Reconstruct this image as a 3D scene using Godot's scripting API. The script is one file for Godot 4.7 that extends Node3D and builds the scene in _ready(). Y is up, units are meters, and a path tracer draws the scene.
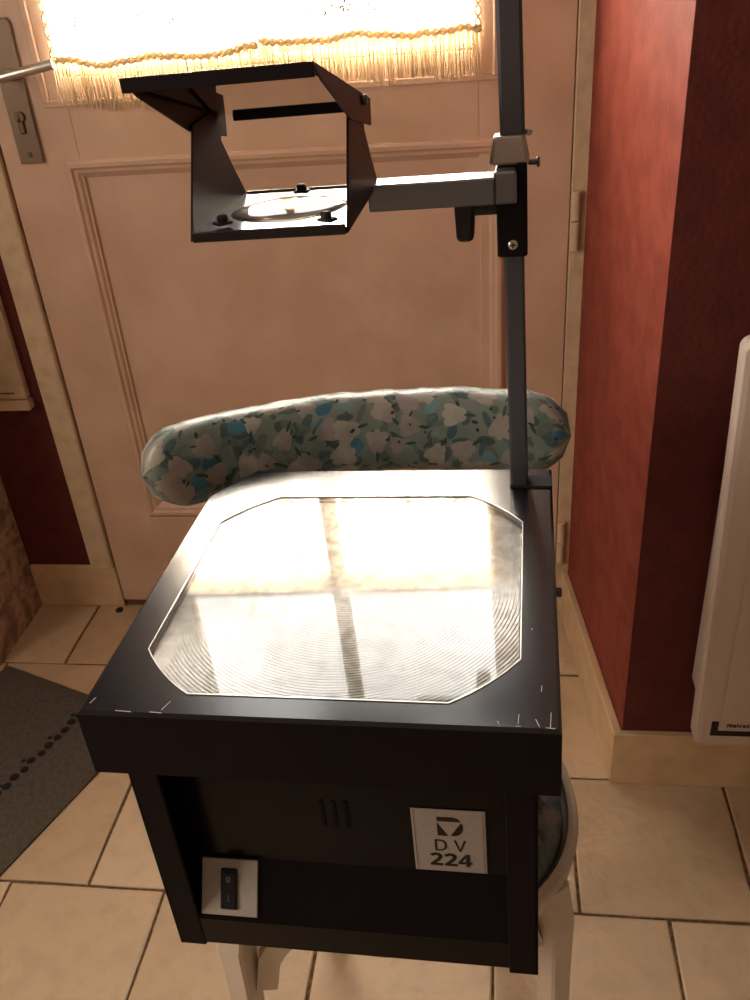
extends Node3D

# ---------------------------------------------------------------- materials
var M := {}

func hex(h: String) -> Color:
	return Color(h)

func noise(freq: float, oct := 4, sd := 1, kind := FastNoiseLite.TYPE_SIMPLEX_SMOOTH) -> FastNoiseLite:
	var n := FastNoiseLite.new()
	n.noise_type = kind
	n.frequency = freq
	n.fractal_octaves = oct
	n.seed = sd
	return n

func ramp_tex(freq: float, cols: Array, offs: Array, sd := 1, oct := 4, size := 512) -> NoiseTexture2D:
	var t := NoiseTexture2D.new()
	t.width = size
	t.height = size
	t.seamless = true
	t.noise = noise(freq, oct, sd)
	var g := Gradient.new()
	g.offsets = PackedFloat32Array(offs)
	g.colors = PackedColorArray(cols)
	t.color_ramp = g
	return t

func normal_tex(freq: float, strength: float, sd := 5, oct := 3, size := 512) -> NoiseTexture2D:
	var t := NoiseTexture2D.new()
	t.width = size
	t.height = size
	t.seamless = true
	t.as_normal_map = true
	t.bump_strength = strength
	t.noise = noise(freq, oct, sd)
	return t

func mat(col: Color, rough := 0.6, metal := 0.0) -> StandardMaterial3D:
	var m := StandardMaterial3D.new()
	m.albedo_color = col
	m.roughness = rough
	m.metallic = metal
	return m

func tri_map(m: StandardMaterial3D, scale: float, world := false) -> void:
	m.uv1_triplanar = true
	m.uv1_world_triplanar = world
	m.uv1_scale = Vector3.ONE * scale

func noisy(cols: Array, offs: Array, freq: float, scale: float, rough: float, bump := 0.0, bfreq := 0.05, sd := 1, world := false) -> StandardMaterial3D:
	var m := mat(Color.WHITE, rough)
	m.albedo_texture = ramp_tex(freq, cols, offs, sd)
	tri_map(m, scale, world)
	if bump > 0.0:
		m.normal_enabled = true
		m.normal_texture = normal_tex(bfreq, bump, sd + 20)
		m.normal_scale = 1.0
	return m

func floral_image() -> ImageTexture:
	var w := 1024
	var h := 512
	var im := Image.create(w, h, false, Image.FORMAT_RGB8)
	im.fill(hex("929c92"))
	var r := RandomNumberGenerator.new()
	r.seed = 11
	for k in 520:   # foliage
		var c: Color = [hex("6c7770"), hex("7a8d85"), hex("5c6b64"), hex("93a69d"), hex("7f857a"), hex("5f757a")][r.randi() % 6]
		blob(im, r.randf() * w, r.randf() * h, r.randf_range(8, 30), r.randf_range(5, 13), r.randf() * PI, c)
	for k in 34:
		blob(im, r.randf() * w, r.randf() * h, r.randf_range(16, 28), r.randf_range(13, 22), r.randf() * PI, [hex("5a8fa6"), hex("4f82a0"), hex("86adb4")][k % 3])
	for k in 84:   # pale blossoms, built of petals
		var x := (k % 12 + 0.5 + r.randf_range(-0.3, 0.3) + 0.5 * float((k / 12) % 2)) * w / 12.0
		var y := (k / 12 + 0.5 + r.randf_range(-0.3, 0.3)) * h / 7.0
		var c: Color = [hex("c4b5ac"), hex("b8aaa5"), hex("cdc2b6")][k % 3]
		var a := r.randf() * TAU
		var big := r.randf_range(0.75, 1.25)
		for p in 3:
			var b := a + (p - 1) * 0.55
			blob(im, x + cos(b) * 17 * big, y + sin(b) * 17 * big, 27 * big, 14 * big, b, c)
		blob(im, x, y, 17 * big, 17 * big, 0, c.darkened(0.04))
		blob(im, x - cos(a) * 24 * big, y - sin(a) * 24 * big, 14, 4, a, hex("4a5f54"))
	for k in 150:
		blob(im, r.randf() * w, r.randf() * h, r.randf_range(3, 9), r.randf_range(2, 4), r.randf() * PI, hex("33473d"))
	return ImageTexture.create_from_image(im)

func blob(im: Image, cx: float, cy: float, a: float, b: float, ang: float, c: Color) -> void:
	var w := im.get_width()
	var h := im.get_height()
	var m := int(maxf(a, b)) + 1
	var ca := cos(ang)
	var sa := sin(ang)
	for y in range(int(cy) - m, int(cy) + m + 1):
		for x in range(int(cx) - m, int(cx) + m + 1):
			var dx := x - cx
			var dy := y - cy
			var u := (dx * ca + dy * sa) / a
			var v := (-dx * sa + dy * ca) / b
			if u * u + v * v <= 1.0:
				im.set_pixel(posmod(x, w), posmod(y, h), c)

func lace_image() -> ImageTexture:
	# knitted net with denser leaf-and-flower motifs; alpha is how much thread there is
	var s := 512
	var im := Image.create(s, s, false, Image.FORMAT_RGBA8)
	for y in s:
		for x in s:
			var gx := absf(fmod(x + (y / 8 % 2) * 4.0, 8.0) - 4.0)
			var gy := absf(fmod(float(y), 8.0) - 4.0)
			var thread := gx > 2.6 or gy > 2.9
			im.set_pixel(x, y, Color(0.97, 0.94, 0.87, 0.85 if thread else 0.12))
	var r := RandomNumberGenerator.new()
	r.seed = 3
	var c := Color(0.97, 0.94, 0.87, 1.0)
	for k in 9:
		var cx := (k % 3) * 170.0 + 60 + r.randf() * 40
		var cy := (k / 3) * 170.0 + 70 + r.randf() * 40
		for p in 6:
			var a := p * TAU / 6 + r.randf() * 0.2
			blob(im, cx + cos(a) * 24, cy + sin(a) * 24, 17, 8, a, c)
		blob(im, cx, cy, 7, 7, 0, Color(0.5, 0.45, 0.38, 1.0))
		for p in 7:
			var a := r.randf() * TAU
			var d := r.randf_range(48, 78)
			blob(im, cx + cos(a) * d, cy + sin(a) * d, 13, 5, a + 0.7, c)
			blob(im, cx + cos(a) * d, cy + sin(a) * d, 3.5, 1.6, a + 0.7, Color(0.35, 0.3, 0.25, 1.0))
	for x in s:   # scalloped solid hem
		var y0 := s - 26 + int(7 * sin(x * TAU / 64.0))
		for y in range(y0, s):
			im.set_pixel(x, y, c)
	return ImageTexture.create_from_image(im)

func make_materials() -> void:
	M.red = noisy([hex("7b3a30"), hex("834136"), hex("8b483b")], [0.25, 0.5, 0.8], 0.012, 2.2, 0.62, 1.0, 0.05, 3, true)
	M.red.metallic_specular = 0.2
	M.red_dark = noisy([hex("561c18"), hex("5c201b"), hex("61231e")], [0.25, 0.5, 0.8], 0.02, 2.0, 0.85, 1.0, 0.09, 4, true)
	M.stone = noisy([hex("7d6757"), hex("9c836f"), hex("b79d86"), hex("877060")], [0.2, 0.45, 0.65, 0.9], 0.012, 2.5, 0.95, 6.0, 0.03, 9, true)
	M.cream = noisy([hex("cbab93"), hex("d1b29b"), hex("d7b9a3")], [0.2, 0.5, 0.8], 0.008, 1.2, 0.42, 0.6, 0.03, 12)
	M.cream_frame = noisy([hex("c6af90"), hex("d0ba9c"), hex("d6c1a4")], [0.2, 0.5, 0.8], 0.02, 2.0, 0.5, 0.8, 0.05, 14)
	M.plinth = noisy([hex("ccb08c"), hex("d4b994"), hex("dac09c")], [0.2, 0.5, 0.8], 0.012, 2.5, 0.4, 0.5, 0.05, 17)
	M.groove = mat(hex("6d5038"), 0.9)
	M.grout = noisy([hex("5a4430"), hex("705840"), hex("866a4e")], [0.2, 0.5, 0.8], 0.03, 5.0, 0.95, 2.0, 0.1, 21)
	M.tile = []
	for k in 4:
		var a: Color = [hex("cdb597"), hex("c8b092"), hex("d1ba9d"), hex("c4ab8d")][k]
		M.tile.append(noisy([a.darkened(0.045), a, a.lightened(0.03), a.darkened(0.03)], [0.15, 0.45, 0.7, 0.95], 0.010, 3.0, 0.5, 1.4, 0.03, 30 + k, true))
	M.black_top = mat(hex("0f0f16"), 0.2)
	M.black_top.metallic_specular = 0.62
	M.black_top.normal_enabled = true
	M.black_top.normal_texture = normal_tex(0.10, 0.5, 44)
	M.black_top.normal_scale = 0.25
	tri_map(M.black_top, 9.0)
	M.black = mat(hex("150d11"), 0.55)
	M.black.metallic_specular = 0.25
	M.black.normal_enabled = true
	M.black.normal_texture = normal_tex(0.15, 1.2, 45)
	M.black.normal_scale = 0.4
	tri_map(M.black, 8.0)
	M.black_gloss = mat(hex("120d11"), 0.22)
	M.black_gloss.metallic_specular = 0.28
	M.bracket = mat(hex("1a1317"), 0.42)
	M.bracket.metallic_specular = 0.3
	M.plastic = mat(hex("15151a"), 0.35)
	M.steel_dark = mat(hex("62636b"), 0.4, 0.75)
	M.steel_dark.normal_enabled = true
	M.steel_dark.normal_texture = normal_tex(0.2, 0.6, 48)
	M.steel_dark.normal_scale = 0.2
	tri_map(M.steel_dark, 6.0)
	M.arm_metal = mat(hex("878d95"), 0.26, 0.7)
	M.chrome = mat(hex("c9c6c2"), 0.16, 1.0)
	M.alu = mat(hex("d8d4cd"), 0.3, 0.9)
	M.scratch = mat(hex("b9b2aa"), 0.6)
	M.glass = mat(Color(0.96, 0.98, 0.97, 0.06), 0.03)
	M.glass.transparency = BaseMaterial3D.TRANSPARENCY_ALPHA
	M.lens = noisy([hex("5f625c"), hex("83867e"), hex("a3a59d"), hex("73766f")], [0.2, 0.45, 0.65, 0.9], 0.02, 4.0, 0.14, 0.0, 0.05, 71)  # grey blotches painted in to imitate blurred reflections on the stage
	M.lens.metallic_specular = 0.35
	M.lens_glass = mat(Color(0.98, 0.98, 0.96, 0.08), 0.02)
	M.lens_glass.refraction_enabled = true
	M.lens_glass.refraction_scale = 0.05
	M.mirror = mat(hex("e6e2dc"), 0.03, 1.0)
	M.plate_grey = noisy([hex("aaa39c"), hex("b2aba4")], [0.2, 0.8], 0.05, 6.0, 0.4, 0.0, 0.05, 50)
	M.ink = mat(hex("241a18"), 0.7)
	M.mark = mat(hex("9a8f88"), 0.6)
	M.white_plastic = noisy([hex("d6c8b9"), hex("dccfc1")], [0.2, 0.8], 0.01, 3.0, 0.35, 0.3, 0.05, 52)
	M.heater = mat(hex("d6c8c0"), 0.4)
	M.heater_slot = mat(hex("2a1c18"), 0.8)
	M.floral = mat(Color(0.82, 0.85, 0.86), 0.38)
	M.floral.albedo_texture = floral_image()
	M.floral.normal_enabled = true
	M.floral.normal_texture = normal_tex(0.02, 3.0, 61)
	M.floral.normal_scale = 0.35
	M.rug = noisy([hex("4a433c"), hex("544c44"), hex("5d544b"), hex("50483f")], [0.2, 0.45, 0.7, 0.9], 0.05, 3.0, 1.0, 3.0, 0.25, 66)
	M.rug_dark = mat(hex("1a1513"), 1.0)
	M.lace = mat(Color.WHITE, 0.9)
	M.lace.albedo_texture = lace_image()
	M.lace.transparency = BaseMaterial3D.TRANSPARENCY_ALPHA
	M.lace.backlight_enabled = true
	M.lace.backlight = Color(1, 0.96, 0.88)
	M.thread = mat(hex("dccbac"), 0.9)
	M.thread.backlight_enabled = true
	M.thread.backlight = Color(0.8, 0.74, 0.62)
	M.stitch = mat(hex("a59c8c"), 0.95)
	M.ceiling = mat(hex("bdb2a6"), 0.9)
	M.wallpaint = mat(hex("a3968a"), 0.9)

# ---------------------------------------------------------------- mesh helpers
func begin() -> SurfaceTool:
	var st := SurfaceTool.new()
	st.begin(Mesh.PRIMITIVE_TRIANGLES)
	return st

func flat(st: SurfaceTool) -> void:
	st.set_smooth_group(-1)

func tri(st: SurfaceTool, a: Vector3, b: Vector3, c: Vector3, hint: Vector3) -> void:
	if (a - c).cross(a - b).dot(hint) < 0.0:
		var t := b
		b = c
		c = t
	st.add_vertex(a)
	st.add_vertex(b)
	st.add_vertex(c)

func quad(st: SurfaceTool, a: Vector3, b: Vector3, c: Vector3, d: Vector3, hint: Vector3) -> void:
	tri(st, a, b, c, hint)
	tri(st, a, c, d, hint)

# closed convex loops joined ring to ring, first and last ring capped
func loft(st: SurfaceTool, rings: Array, caps := true, smooth := false) -> void:
	st.set_smooth_group(0 if smooth else -1)
	var n: int = rings[0].size()
	for k in rings.size() - 1:
		var ca := Vector3.ZERO
		for p in rings[k]:
			ca += p
		for p in rings[k + 1]:
			ca += p
		ca /= 2.0 * n
		for i in n:
			var j := (i + 1) % n
			var a: Vector3 = rings[k][i]
			var b: Vector3 = rings[k][j]
			var c: Vector3 = rings[k + 1][j]
			var d: Vector3 = rings[k + 1][i]
			quad(st, a, b, c, d, (a + b + c + d) / 4.0 - ca)
	if caps:
		st.set_smooth_group(-1)
		cap(st, rings[0], mid(rings[0]) - mid(rings[1]))
		cap(st, rings[-1], mid(rings[-1]) - mid(rings[-2]))

func mid(r: Array) -> Vector3:
	var c := Vector3.ZERO
	for p in r:
		c += p
	return c / r.size()

func cap(st: SurfaceTool, r: Array, hint: Vector3) -> void:
	for i in range(1, r.size() - 1):
		tri(st, r[0], r[i], r[i + 1], hint)

# chamfered box in a frame
func box(st: SurfaceTool, c: Vector3, s: Vector3, b := 0.002, xf := Transform3D()) -> void:
	b = minf(b, minf(s.x, minf(s.y, s.z)) * 0.45)
	var h := s / 2.0
	var rings := []
	for lv in [[-h.y, b], [-h.y + b, 0.0], [h.y - b, 0.0], [h.y, b]]:
		var e: float = lv[1]
		var r := []
		for q in [[-h.x + e, -h.z + b + 0.0], [-h.x + b, -h.z + e], [h.x - b, -h.z + e], [h.x - e, -h.z + b], [h.x - e, h.z - b], [h.x - b, h.z - e], [-h.x + b, h.z - e], [-h.x + e, h.z - b]]:
			r.append(xf * (c + Vector3(q[0], lv[0], q[1])))
		rings.append(r)
	loft(st, rings)

# box by two corners
func slab(st: SurfaceTool, a: Vector3, b: Vector3, bev := 0.002, xf := Transform3D()) -> void:
	box(st, (a + b) / 2.0, (b - a).abs(), bev, xf)

func inset(p: PackedVector2Array, d: float) -> PackedVector2Array:
	var o := PackedVector2Array()
	var n := p.size()
	var area := 0.0
	for i in n:
		area += p[i].cross(p[(i + 1) % n])
	var sg := signf(area)
	for i in n:
		var e1 := (p[i] - p[(i + n - 1) % n]).normalized()
		var e2 := (p[(i + 1) % n] - p[i]).normalized()
		var n1 := Vector2(-e1.y, e1.x) * sg
		var n2 := Vector2(-e2.y, e2.x) * sg
		var m := n1 + n2
		if m.length() < 0.01:
			m = n1
		var k := d / maxf(0.3, m.normalized().dot(n1))
		o.append(p[i] + m.normalized() * k)
	return o

# extrude an outline (x, y) from z0 to z1 in a frame, with chamfered rims
func prism(st: SurfaceTool, p: PackedVector2Array, z0: float, z1: float, bev := 0.0, xf := Transform3D()) -> void:
	flat(st)
	var n := p.size()
	var area := 0.0
	for i in n:
		area += p[i].cross(p[(i + 1) % n])
	var sg := signf(area)
	var q := inset(p, bev) if bev > 0.0 else p
	var idx := Geometry2D.triangulate_polygon(q)
	for i in range(0, idx.size(), 3):
		for z in [z0, z1]:
			var t := []
			for k in 3:
				t.append(xf * Vector3(q[idx[i + k]].x, q[idx[i + k]].y, z))
			tri(st, t[0], t[1], t[2], xf.basis * Vector3(0, 0, 1 if z == maxf(z0, z1) else -1))
	var lo := minf(z0, z1)
	var hi := maxf(z0, z1)
	for i in n:
		var j := (i + 1) % n
		var e := p[j] - p[i]
		var nn := Vector3(e.y, -e.x, 0) * sg
		var hint := xf.basis * nn
		quad(st, xf * Vector3(p[i].x, p[i].y, lo + bev), xf * Vector3(p[j].x, p[j].y, lo + bev), xf * Vector3(p[j].x, p[j].y, hi - bev), xf * Vector3(p[i].x, p[i].y, hi - bev), hint)
		if bev > 0.0:
			quad(st, xf * Vector3(p[i].x, p[i].y, hi - bev), xf * Vector3(p[j].x, p[j].y, hi - bev), xf * Vector3(q[j].x, q[j].y, hi), xf * Vector3(q[i].x, q[i].y, hi), hint + xf.basis * Vector3(0, 0, nn.length()))
			quad(st, xf * Vector3(p[i].x, p[i].y, lo + bev), xf * Vector3(p[j].x, p[j].y, lo + bev), xf * Vector3(q[j].x, q[j].y, lo), xf * Vector3(q[i].x, q[i].y, lo), hint - xf.basis * Vector3(0, 0, nn.length()))

func ring(c: Vector3, ax: Vector3, r: float, n := 24, start := 0.0) -> Array:
	ax = ax.normalized()
	var u := ax.cross(Vector3.UP if absf(ax.y) < 0.9 else Vector3.RIGHT).normalized()
	var v := ax.cross(u)
	var o := []
	for i in n:
		var a := TAU * i / n + start
		o.append(c + (u * cos(a) + v * sin(a)) * r)
	return o

# turned profile along an axis: list of [distance, radius]
func lathe(st: SurfaceTool, c: Vector3, ax: Vector3, prof: Array, n := 24, smooth := true) -> void:
	ax = ax.normalized()
	var rings := []
	for p in prof:
		rings.append(ring(c + ax * p[0], ax, maxf(p[1], 0.0001), n))
	loft(st, rings, true, smooth)

func rod(st: SurfaceTool, a: Vector3, b: Vector3, r: float, n := 20, bev := 0.0008) -> void:
	var d := a.distance_to(b)
	var ax := (b - a).normalized()
	st.set_smooth_group(-1)
	var prof := [[0.0, r - bev], [bev, r], [d - bev, r], [d, r - bev]]
	var rings := []
	for p in prof:
		rings.append(ring(a + ax * p[0], ax, p[1], n))
	loft(st, rings, true, false)

func path_tube(st: SurfaceTool, pts: Array, r: float, n := 6) -> void:
	var rings := []
	for i in pts.size():
		var d: Vector3 = pts[mini(i + 1, pts.size() - 1)] - pts[maxi(i - 1, 0)]
		rings.append(ring(pts[i], d, r, n))
	loft(st, rings, true, true)

# square-section tube between two points, width along side
func bar(st: SurfaceTool, a: Vector3, b: Vector3, side: Vector3, w: float, t: float, bev := 0.0015) -> void:
	var y := (b - a).normalized()
	var x := (side - y * side.dot(y)).normalized()
	var z := x.cross(y)
	var xf := Transform3D(Basis(x, y, z), (a + b) / 2.0)
	box(st, Vector3.ZERO, Vector3(w, a.distance_to(b), t), bev, xf)

# ---------------------------------------------------------------- scene helpers
func put(called: String, st: SurfaceTool, m: Material, parent: Node3D, label := "") -> MeshInstance3D:
	st.generate_normals()
	var o := MeshInstance3D.new()
	o.mesh = st.commit()
	o.material_override = m
	o.name = called
	parent.add_child(o, true)
	if label != "":
		o.set_meta("label", label)
	return o

func thing(called: String, label: String, category: String, at := Transform3D(), group := "") -> Node3D:
	var o := Node3D.new()
	o.name = called
	o.transform = at
	add_child(o, true)
	o.set_meta("label", label)
	o.set_meta("category", category)
	if group != "":
		o.set_meta("group", group)
	return o

func struct_of(o: Node3D, label: String, category: String) -> Node3D:
	o.set_meta("kind", "structure")
	o.set_meta("label", label)
	o.set_meta("category", category)
	return o

func shell(called: String, label: String, category: String) -> Node3D:
	var o := Node3D.new()
	o.name = called
	add_child(o, true)
	return struct_of(o, label, category)

func lettering(called: String, text: String, m: Material, parent: Node3D, c: Vector3, w: float, h: float, xf: Transform3D, weight := 400, depth := 0.0006) -> void:
	var f := SystemFont.new()
	f.font_names = PackedStringArray(["Droid Sans"])
	f.font_weight = weight
	var tm := TextMesh.new()
	tm.text = text
	tm.font = f
	tm.font_size = 64
	tm.pixel_size = 0.01
	tm.depth = 0.01
	tm.curve_step = 2.0
	var ab := tm.get_aabb()
	var o := MeshInstance3D.new()
	o.mesh = tm
	o.material_override = m
	o.name = called
	var s := Vector3(w / ab.size.x, h / ab.size.y, depth / maxf(ab.size.z, 0.0001))
	var ctr := ab.position + ab.size / 2.0
	o.transform = xf * Transform3D(Basis.from_scale(s), c - ctr * s)
	parent.add_child(o, true)

# ---------------------------------------------------------------- build
const HB := 0.30            # height of the projector's stage over its foot

func L(u: float, w: float, v: float) -> Vector3:
	return Vector3(u, w + HB, v)

func _ready() -> void:
	var cam := Camera3D.new()
	cam.name = "camera"
	cam.fov = 58.253
	cam.near = 0.02
	cam.far = 60.0
	cam.transform = Transform3D(Basis(Vector3.UP, 0.155075) * Basis(Vector3.RIGHT, -0.549243) * Basis(Vector3.BACK, -0.083617), Vector3(0, 1.2, 0))
	add_child(cam)
	cam.current = true
	var env := Environment.new()
	var sky := Sky.new()
	var sm := ProceduralSkyMaterial.new()
	sm.sky_top_color = Color(0.75, 0.84, 0.95)
	sm.sky_horizon_color = Color(0.95, 0.95, 0.92)
	sm.ground_bottom_color = Color(0.45, 0.44, 0.4)
	sm.ground_horizon_color = Color(0.8, 0.8, 0.76)
	sm.sky_energy_multiplier = 0.7
	sm.ground_energy_multiplier = 0.7
	sm.sun_angle_max = 0.0
	sky.sky_material = sm
	env.background_mode = Environment.BG_SKY
	env.sky = sky
	env.tonemap_mode = Environment.TONE_MAPPER_LINEAR
	env.tonemap_exposure = 1.38
	env.sdfgi_enabled = true
	env.ssao_enabled = true
	env.ssil_enabled = true
	var we := WorldEnvironment.new()
	we.name = "world"
	we.environment = env
	add_child(we)
	# daylight entering through the glazing of the door: sunlit part behind the half-curtains, plain sky above
	var white := Color(1.0, 0.98, 0.95)
	daylight("window_daylight", Vector2(0.70, 0.31), 3.4, white, Transform3D(Basis(Vector3.UP, PI), Vector3(-0.349, 1.20, -1.575)))
	daylight("window_daylight", Vector2(0.70, 0.60), 0.60, white, Transform3D(Basis(Vector3.UP, PI), Vector3(-0.349, 1.655, -1.575)))
	# unseen window added in the left wall to brighten the front of the room
	daylight("window_daylight", Vector2(0.9, 1.1), 3.3, Color(1.0, 0.92, 0.83), Transform3D(Basis(Vector3.UP, -PI / 2), Vector3(-1.86, 1.5, 0.10)))  # fill light for the added window

	make_materials()
	build_room()
	build_floor()
	build_door()
	build_chair()
	build_projector()
	build_heater()
	build_rug()
	build_curtains()
	build_small()

func daylight(called: String, size: Vector2, energy: float, c: Color, xf: Transform3D) -> void:
	var day := AreaLight3D.new()
	day.name = called
	day.area_size = size
	day.area_normalize_energy = true
	day.light_energy = energy
	day.light_color = c
	day.area_range = 12.0
	day.area_attenuation = 2.0
	day.shadow_enabled = true
	day.transform = xf
	add_child(day, true)

# ---------------------------------------------------------------- the room
func build_room() -> void:
	var st := begin()
	slab(st, Vector3(-1.7, -0.02, -1.62), Vector3(-0.83, 2.5, -1.5), 0.0)
	slab(st, Vector3(-0.83, 2.08, -1.62), Vector3(0.145, 2.5, -1.5), 0.0)
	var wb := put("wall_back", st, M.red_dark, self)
	struct_of(wb, "dark red painted wall left of and above the cream door", "wall")

	st = begin()   # the pier right of the door: splayed reveal and front face
	var col := PackedVector2Array([Vector2(0.145, -1.62), Vector2(0.145, -1.5), Vector2(0.2015, -1.058), Vector2(1.5, -1.058), Vector2(1.5, -1.62)])
	prism(st, col, -0.02, 2.5, 0.0, Transform3D(Basis(Vector3(1, 0, 0), Vector3(0, 0, 1), Vector3(0, 1, 0)), Vector3.ZERO))
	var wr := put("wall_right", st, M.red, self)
	struct_of(wr, "red plastered pier with a bright splayed reveal right of the door", "wall")
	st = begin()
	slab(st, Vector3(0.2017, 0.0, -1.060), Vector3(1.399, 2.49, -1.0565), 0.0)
	put("front_face", st, M.red_dark, wr, "red front face of the pier, its shade put into a darker colour")  # same paint as the reveal; the darker red paints in its shade

	st = begin()
	slab(st, Vector3(-1.7, -0.02, -1.5), Vector3(-1.007, 2.5, -1.29), 0.004)
	slab(st, Vector3(-1.82, -0.02, -1.62), Vector3(-1.7, 2.5, -0.35), 0.0)
	slab(st, Vector3(-1.82, -0.02, 0.55), Vector3(-1.7, 2.5, 1.8), 0.0)
	slab(st, Vector3(-1.82, -0.02, -0.35), Vector3(-1.7, 0.95, 0.55), 0.0)
	slab(st, Vector3(-1.82, 2.05, -0.35), Vector3(-1.7, 2.5, 0.55), 0.0)
	var wl := put("wall_left", st, M.stone, self)
	struct_of(wl, "mottled brown rough plaster wall at the left edge beside the rug", "wall")

	st = begin()
	slab(st, Vector3(1.4, -0.02, -1.1), Vector3(1.52, 2.5, 1.8), 0.0)
	struct_of(put("wall_side", st, M.wallpaint, self), "plain room wall on the right, out of the picture", "wall")
	st = begin()
	slab(st, Vector3(-1.82, -0.02, 1.68), Vector3(1.52, 2.5, 1.8), 0.0)
	struct_of(put("wall_front", st, M.wallpaint, self), "plain room wall behind the camera", "wall")
	st = begin()
	slab(st, Vector3(-1.82, 2.5, -1.62), Vector3(1.52, 2.6, 1.8), 0.0)
	struct_of(put("ceiling", st, M.ceiling, self), "plain off-white ceiling of the room", "ceiling")

	var wn := shell("window_1", "unseen window added in the left wall to brighten the front of the room", "window")  # added window, out of view, lets the fill light in
	for q in [[-0.35, 0.95, -0.30, 2.05], [0.50, 0.95, 0.55, 2.05], [-0.30, 0.95, 0.50, 1.0], [-0.30, 2.0, 0.50, 2.05], [0.08, 1.0, 0.12, 2.0]]:
		st = begin()
		slab(st, Vector3(-1.80, q[1], q[0]), Vector3(-1.74, q[3], q[2]), 0.003)
		put("window_frame", st, M.cream, wn)
	for q in [[-0.30, 0.08], [0.12, 0.50]]:
		st = begin()
		slab(st, Vector3(-1.772, 1.0, q[0]), Vector3(-1.768, 2.0, q[1]), 0.0)
		put("glass_pane", st, M.glass, wn)
	# baseboards
	st = begin()
	slab(st, Vector3(-1.007, 0.0, -1.5), Vector3(-0.812, 0.109, -1.491), 0.002)
	struct_of(put("baseboard_back", st, M.plinth, self), "short cream skirting tile under the red wall left of the door", "baseboard")
	st = begin()
	var a := Vector2(0.145, -1.5)
	var b := Vector2(0.2015, -1.058)
	var d := (b - a).normalized()
	var nn := Vector2(-d.y, d.x)
	if nn.x > 0:
		nn = -nn
	var t := 0.012
	var corner := Vector2(b.x - 0.0135, b.y + t)
	var p := PackedVector2Array([a + nn * t, corner, b, a])
	var up := Transform3D(Basis(Vector3(1, 0, 0), Vector3(0, 0, 1), Vector3(0, 1, 0)), Vector3.ZERO)
	prism(st, p, 0.0, 0.109, 0.0018, up)
	struct_of(put("baseboard_reveal", st, M.plinth, self), "cream skirting running along the foot of the bright red reveal", "baseboard")
	st = begin()
	p = PackedVector2Array([b, corner, Vector2(1.4, b.y + t), Vector2(1.4, b.y)])
	prism(st, p, 0.0, 0.113, 0.0018, up)
	struct_of(put("baseboard_right", st, M.plinth, self), "cream skirting under the dark red pier face behind the heater", "baseboard")

func build_floor() -> void:
	var st := begin()
	slab(st, Vector3(-1.82, -0.06, -1.62), Vector3(1.52, -0.0035, 1.8), 0.0)
	var fl := put("floor", st, M.grout, self)
	struct_of(fl, "beige square floor tiles in a staggered bond with brown joints", "floor")
	var r := RandomNumberGenerator.new()
	r.seed = 7
	var s := 0.2487
	var variants := []
	for k in 8:
		var hs := s / 2.0 - 0.0026
		var p := PackedVector2Array()
		var j := 0.0011
		for q in [[-1, -1], [-0.35, -1], [0.35, -1], [1, -1], [1, -0.35], [1, 0.35], [1, 1], [0.35, 1], [-0.35, 1], [-1, 1], [-1, 0.35], [-1, -0.35]]:
			p.append(Vector2(q[0] * hs + r.randf_range(-j, j), q[1] * hs + r.randf_range(-j, j)))
		var t := begin()
		var inn := inset(p, 0.0024)
		var up := Transform3D(Basis(Vector3(1, 0, 0), Vector3(0, 0, 1), Vector3(0, 1, 0)), Vector3.ZERO)
		flat(t)
		for i in 12:
			var i2 := (i + 1) % 12
			var e := p[i2] - p[i]
			var hint := Vector3(p[i].x, 0, p[i].y)
			quad(t, Vector3(p[i].x, -0.004, p[i].y), Vector3(p[i2].x, -0.004, p[i2].y), Vector3(p[i2].x, -0.0012, p[i2].y), Vector3(p[i].x, -0.0012, p[i].y), hint)
			quad(t, Vector3(p[i].x, -0.0012, p[i].y), Vector3(p[i2].x, -0.0012, p[i2].y), Vector3(inn[i2].x, 0.0, inn[i2].y), Vector3(inn[i].x, 0.0, inn[i].y), hint * 2.0 + Vector3.UP * 0.1)
			tri(t, Vector3(inn[i].x, 0, inn[i].y), Vector3(inn[i2].x, 0, inn[i2].y), Vector3.ZERO, Vector3.UP)
		t.generate_normals()
		variants.append(t.commit())
	for row in range(-1, 13):
		var z := -1.3044 + s * (row - 0.5)
		var x0 := 0.121 if row % 2 == 0 else 0.2454
		for c in range(-9, 7):
			var x := x0 + s * (c + 0.5)
			if x < -1.72 or x > 1.45 or z > 1.7 or z < -1.60:
				continue
			var o := MeshInstance3D.new()
			o.name = "floor_tile"
			o.mesh = variants[r.randi() % 8]
			o.material_override = M.tile[r.randi() % 4]
			o.position = Vector3(x + r.randf_range(-0.0006, 0.0006), r.randf_range(-0.0006, 0.0), z + r.randf_range(-0.0006, 0.0006))
			o.rotation.y = (r.randi() % 4) * PI / 2
			fl.add_child(o, true)

func frame_piece(called: String, x0: float, y0: float, x1: float, y1: float, z0: float, z1: float, m: Material, parent: Node3D, bev := 0.002) -> MeshInstance3D:
	var st := begin()
	slab(st, Vector3(x0, y0, z0), Vector3(x1, y1, z1), bev)
	return put(called, st, m, parent)

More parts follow.
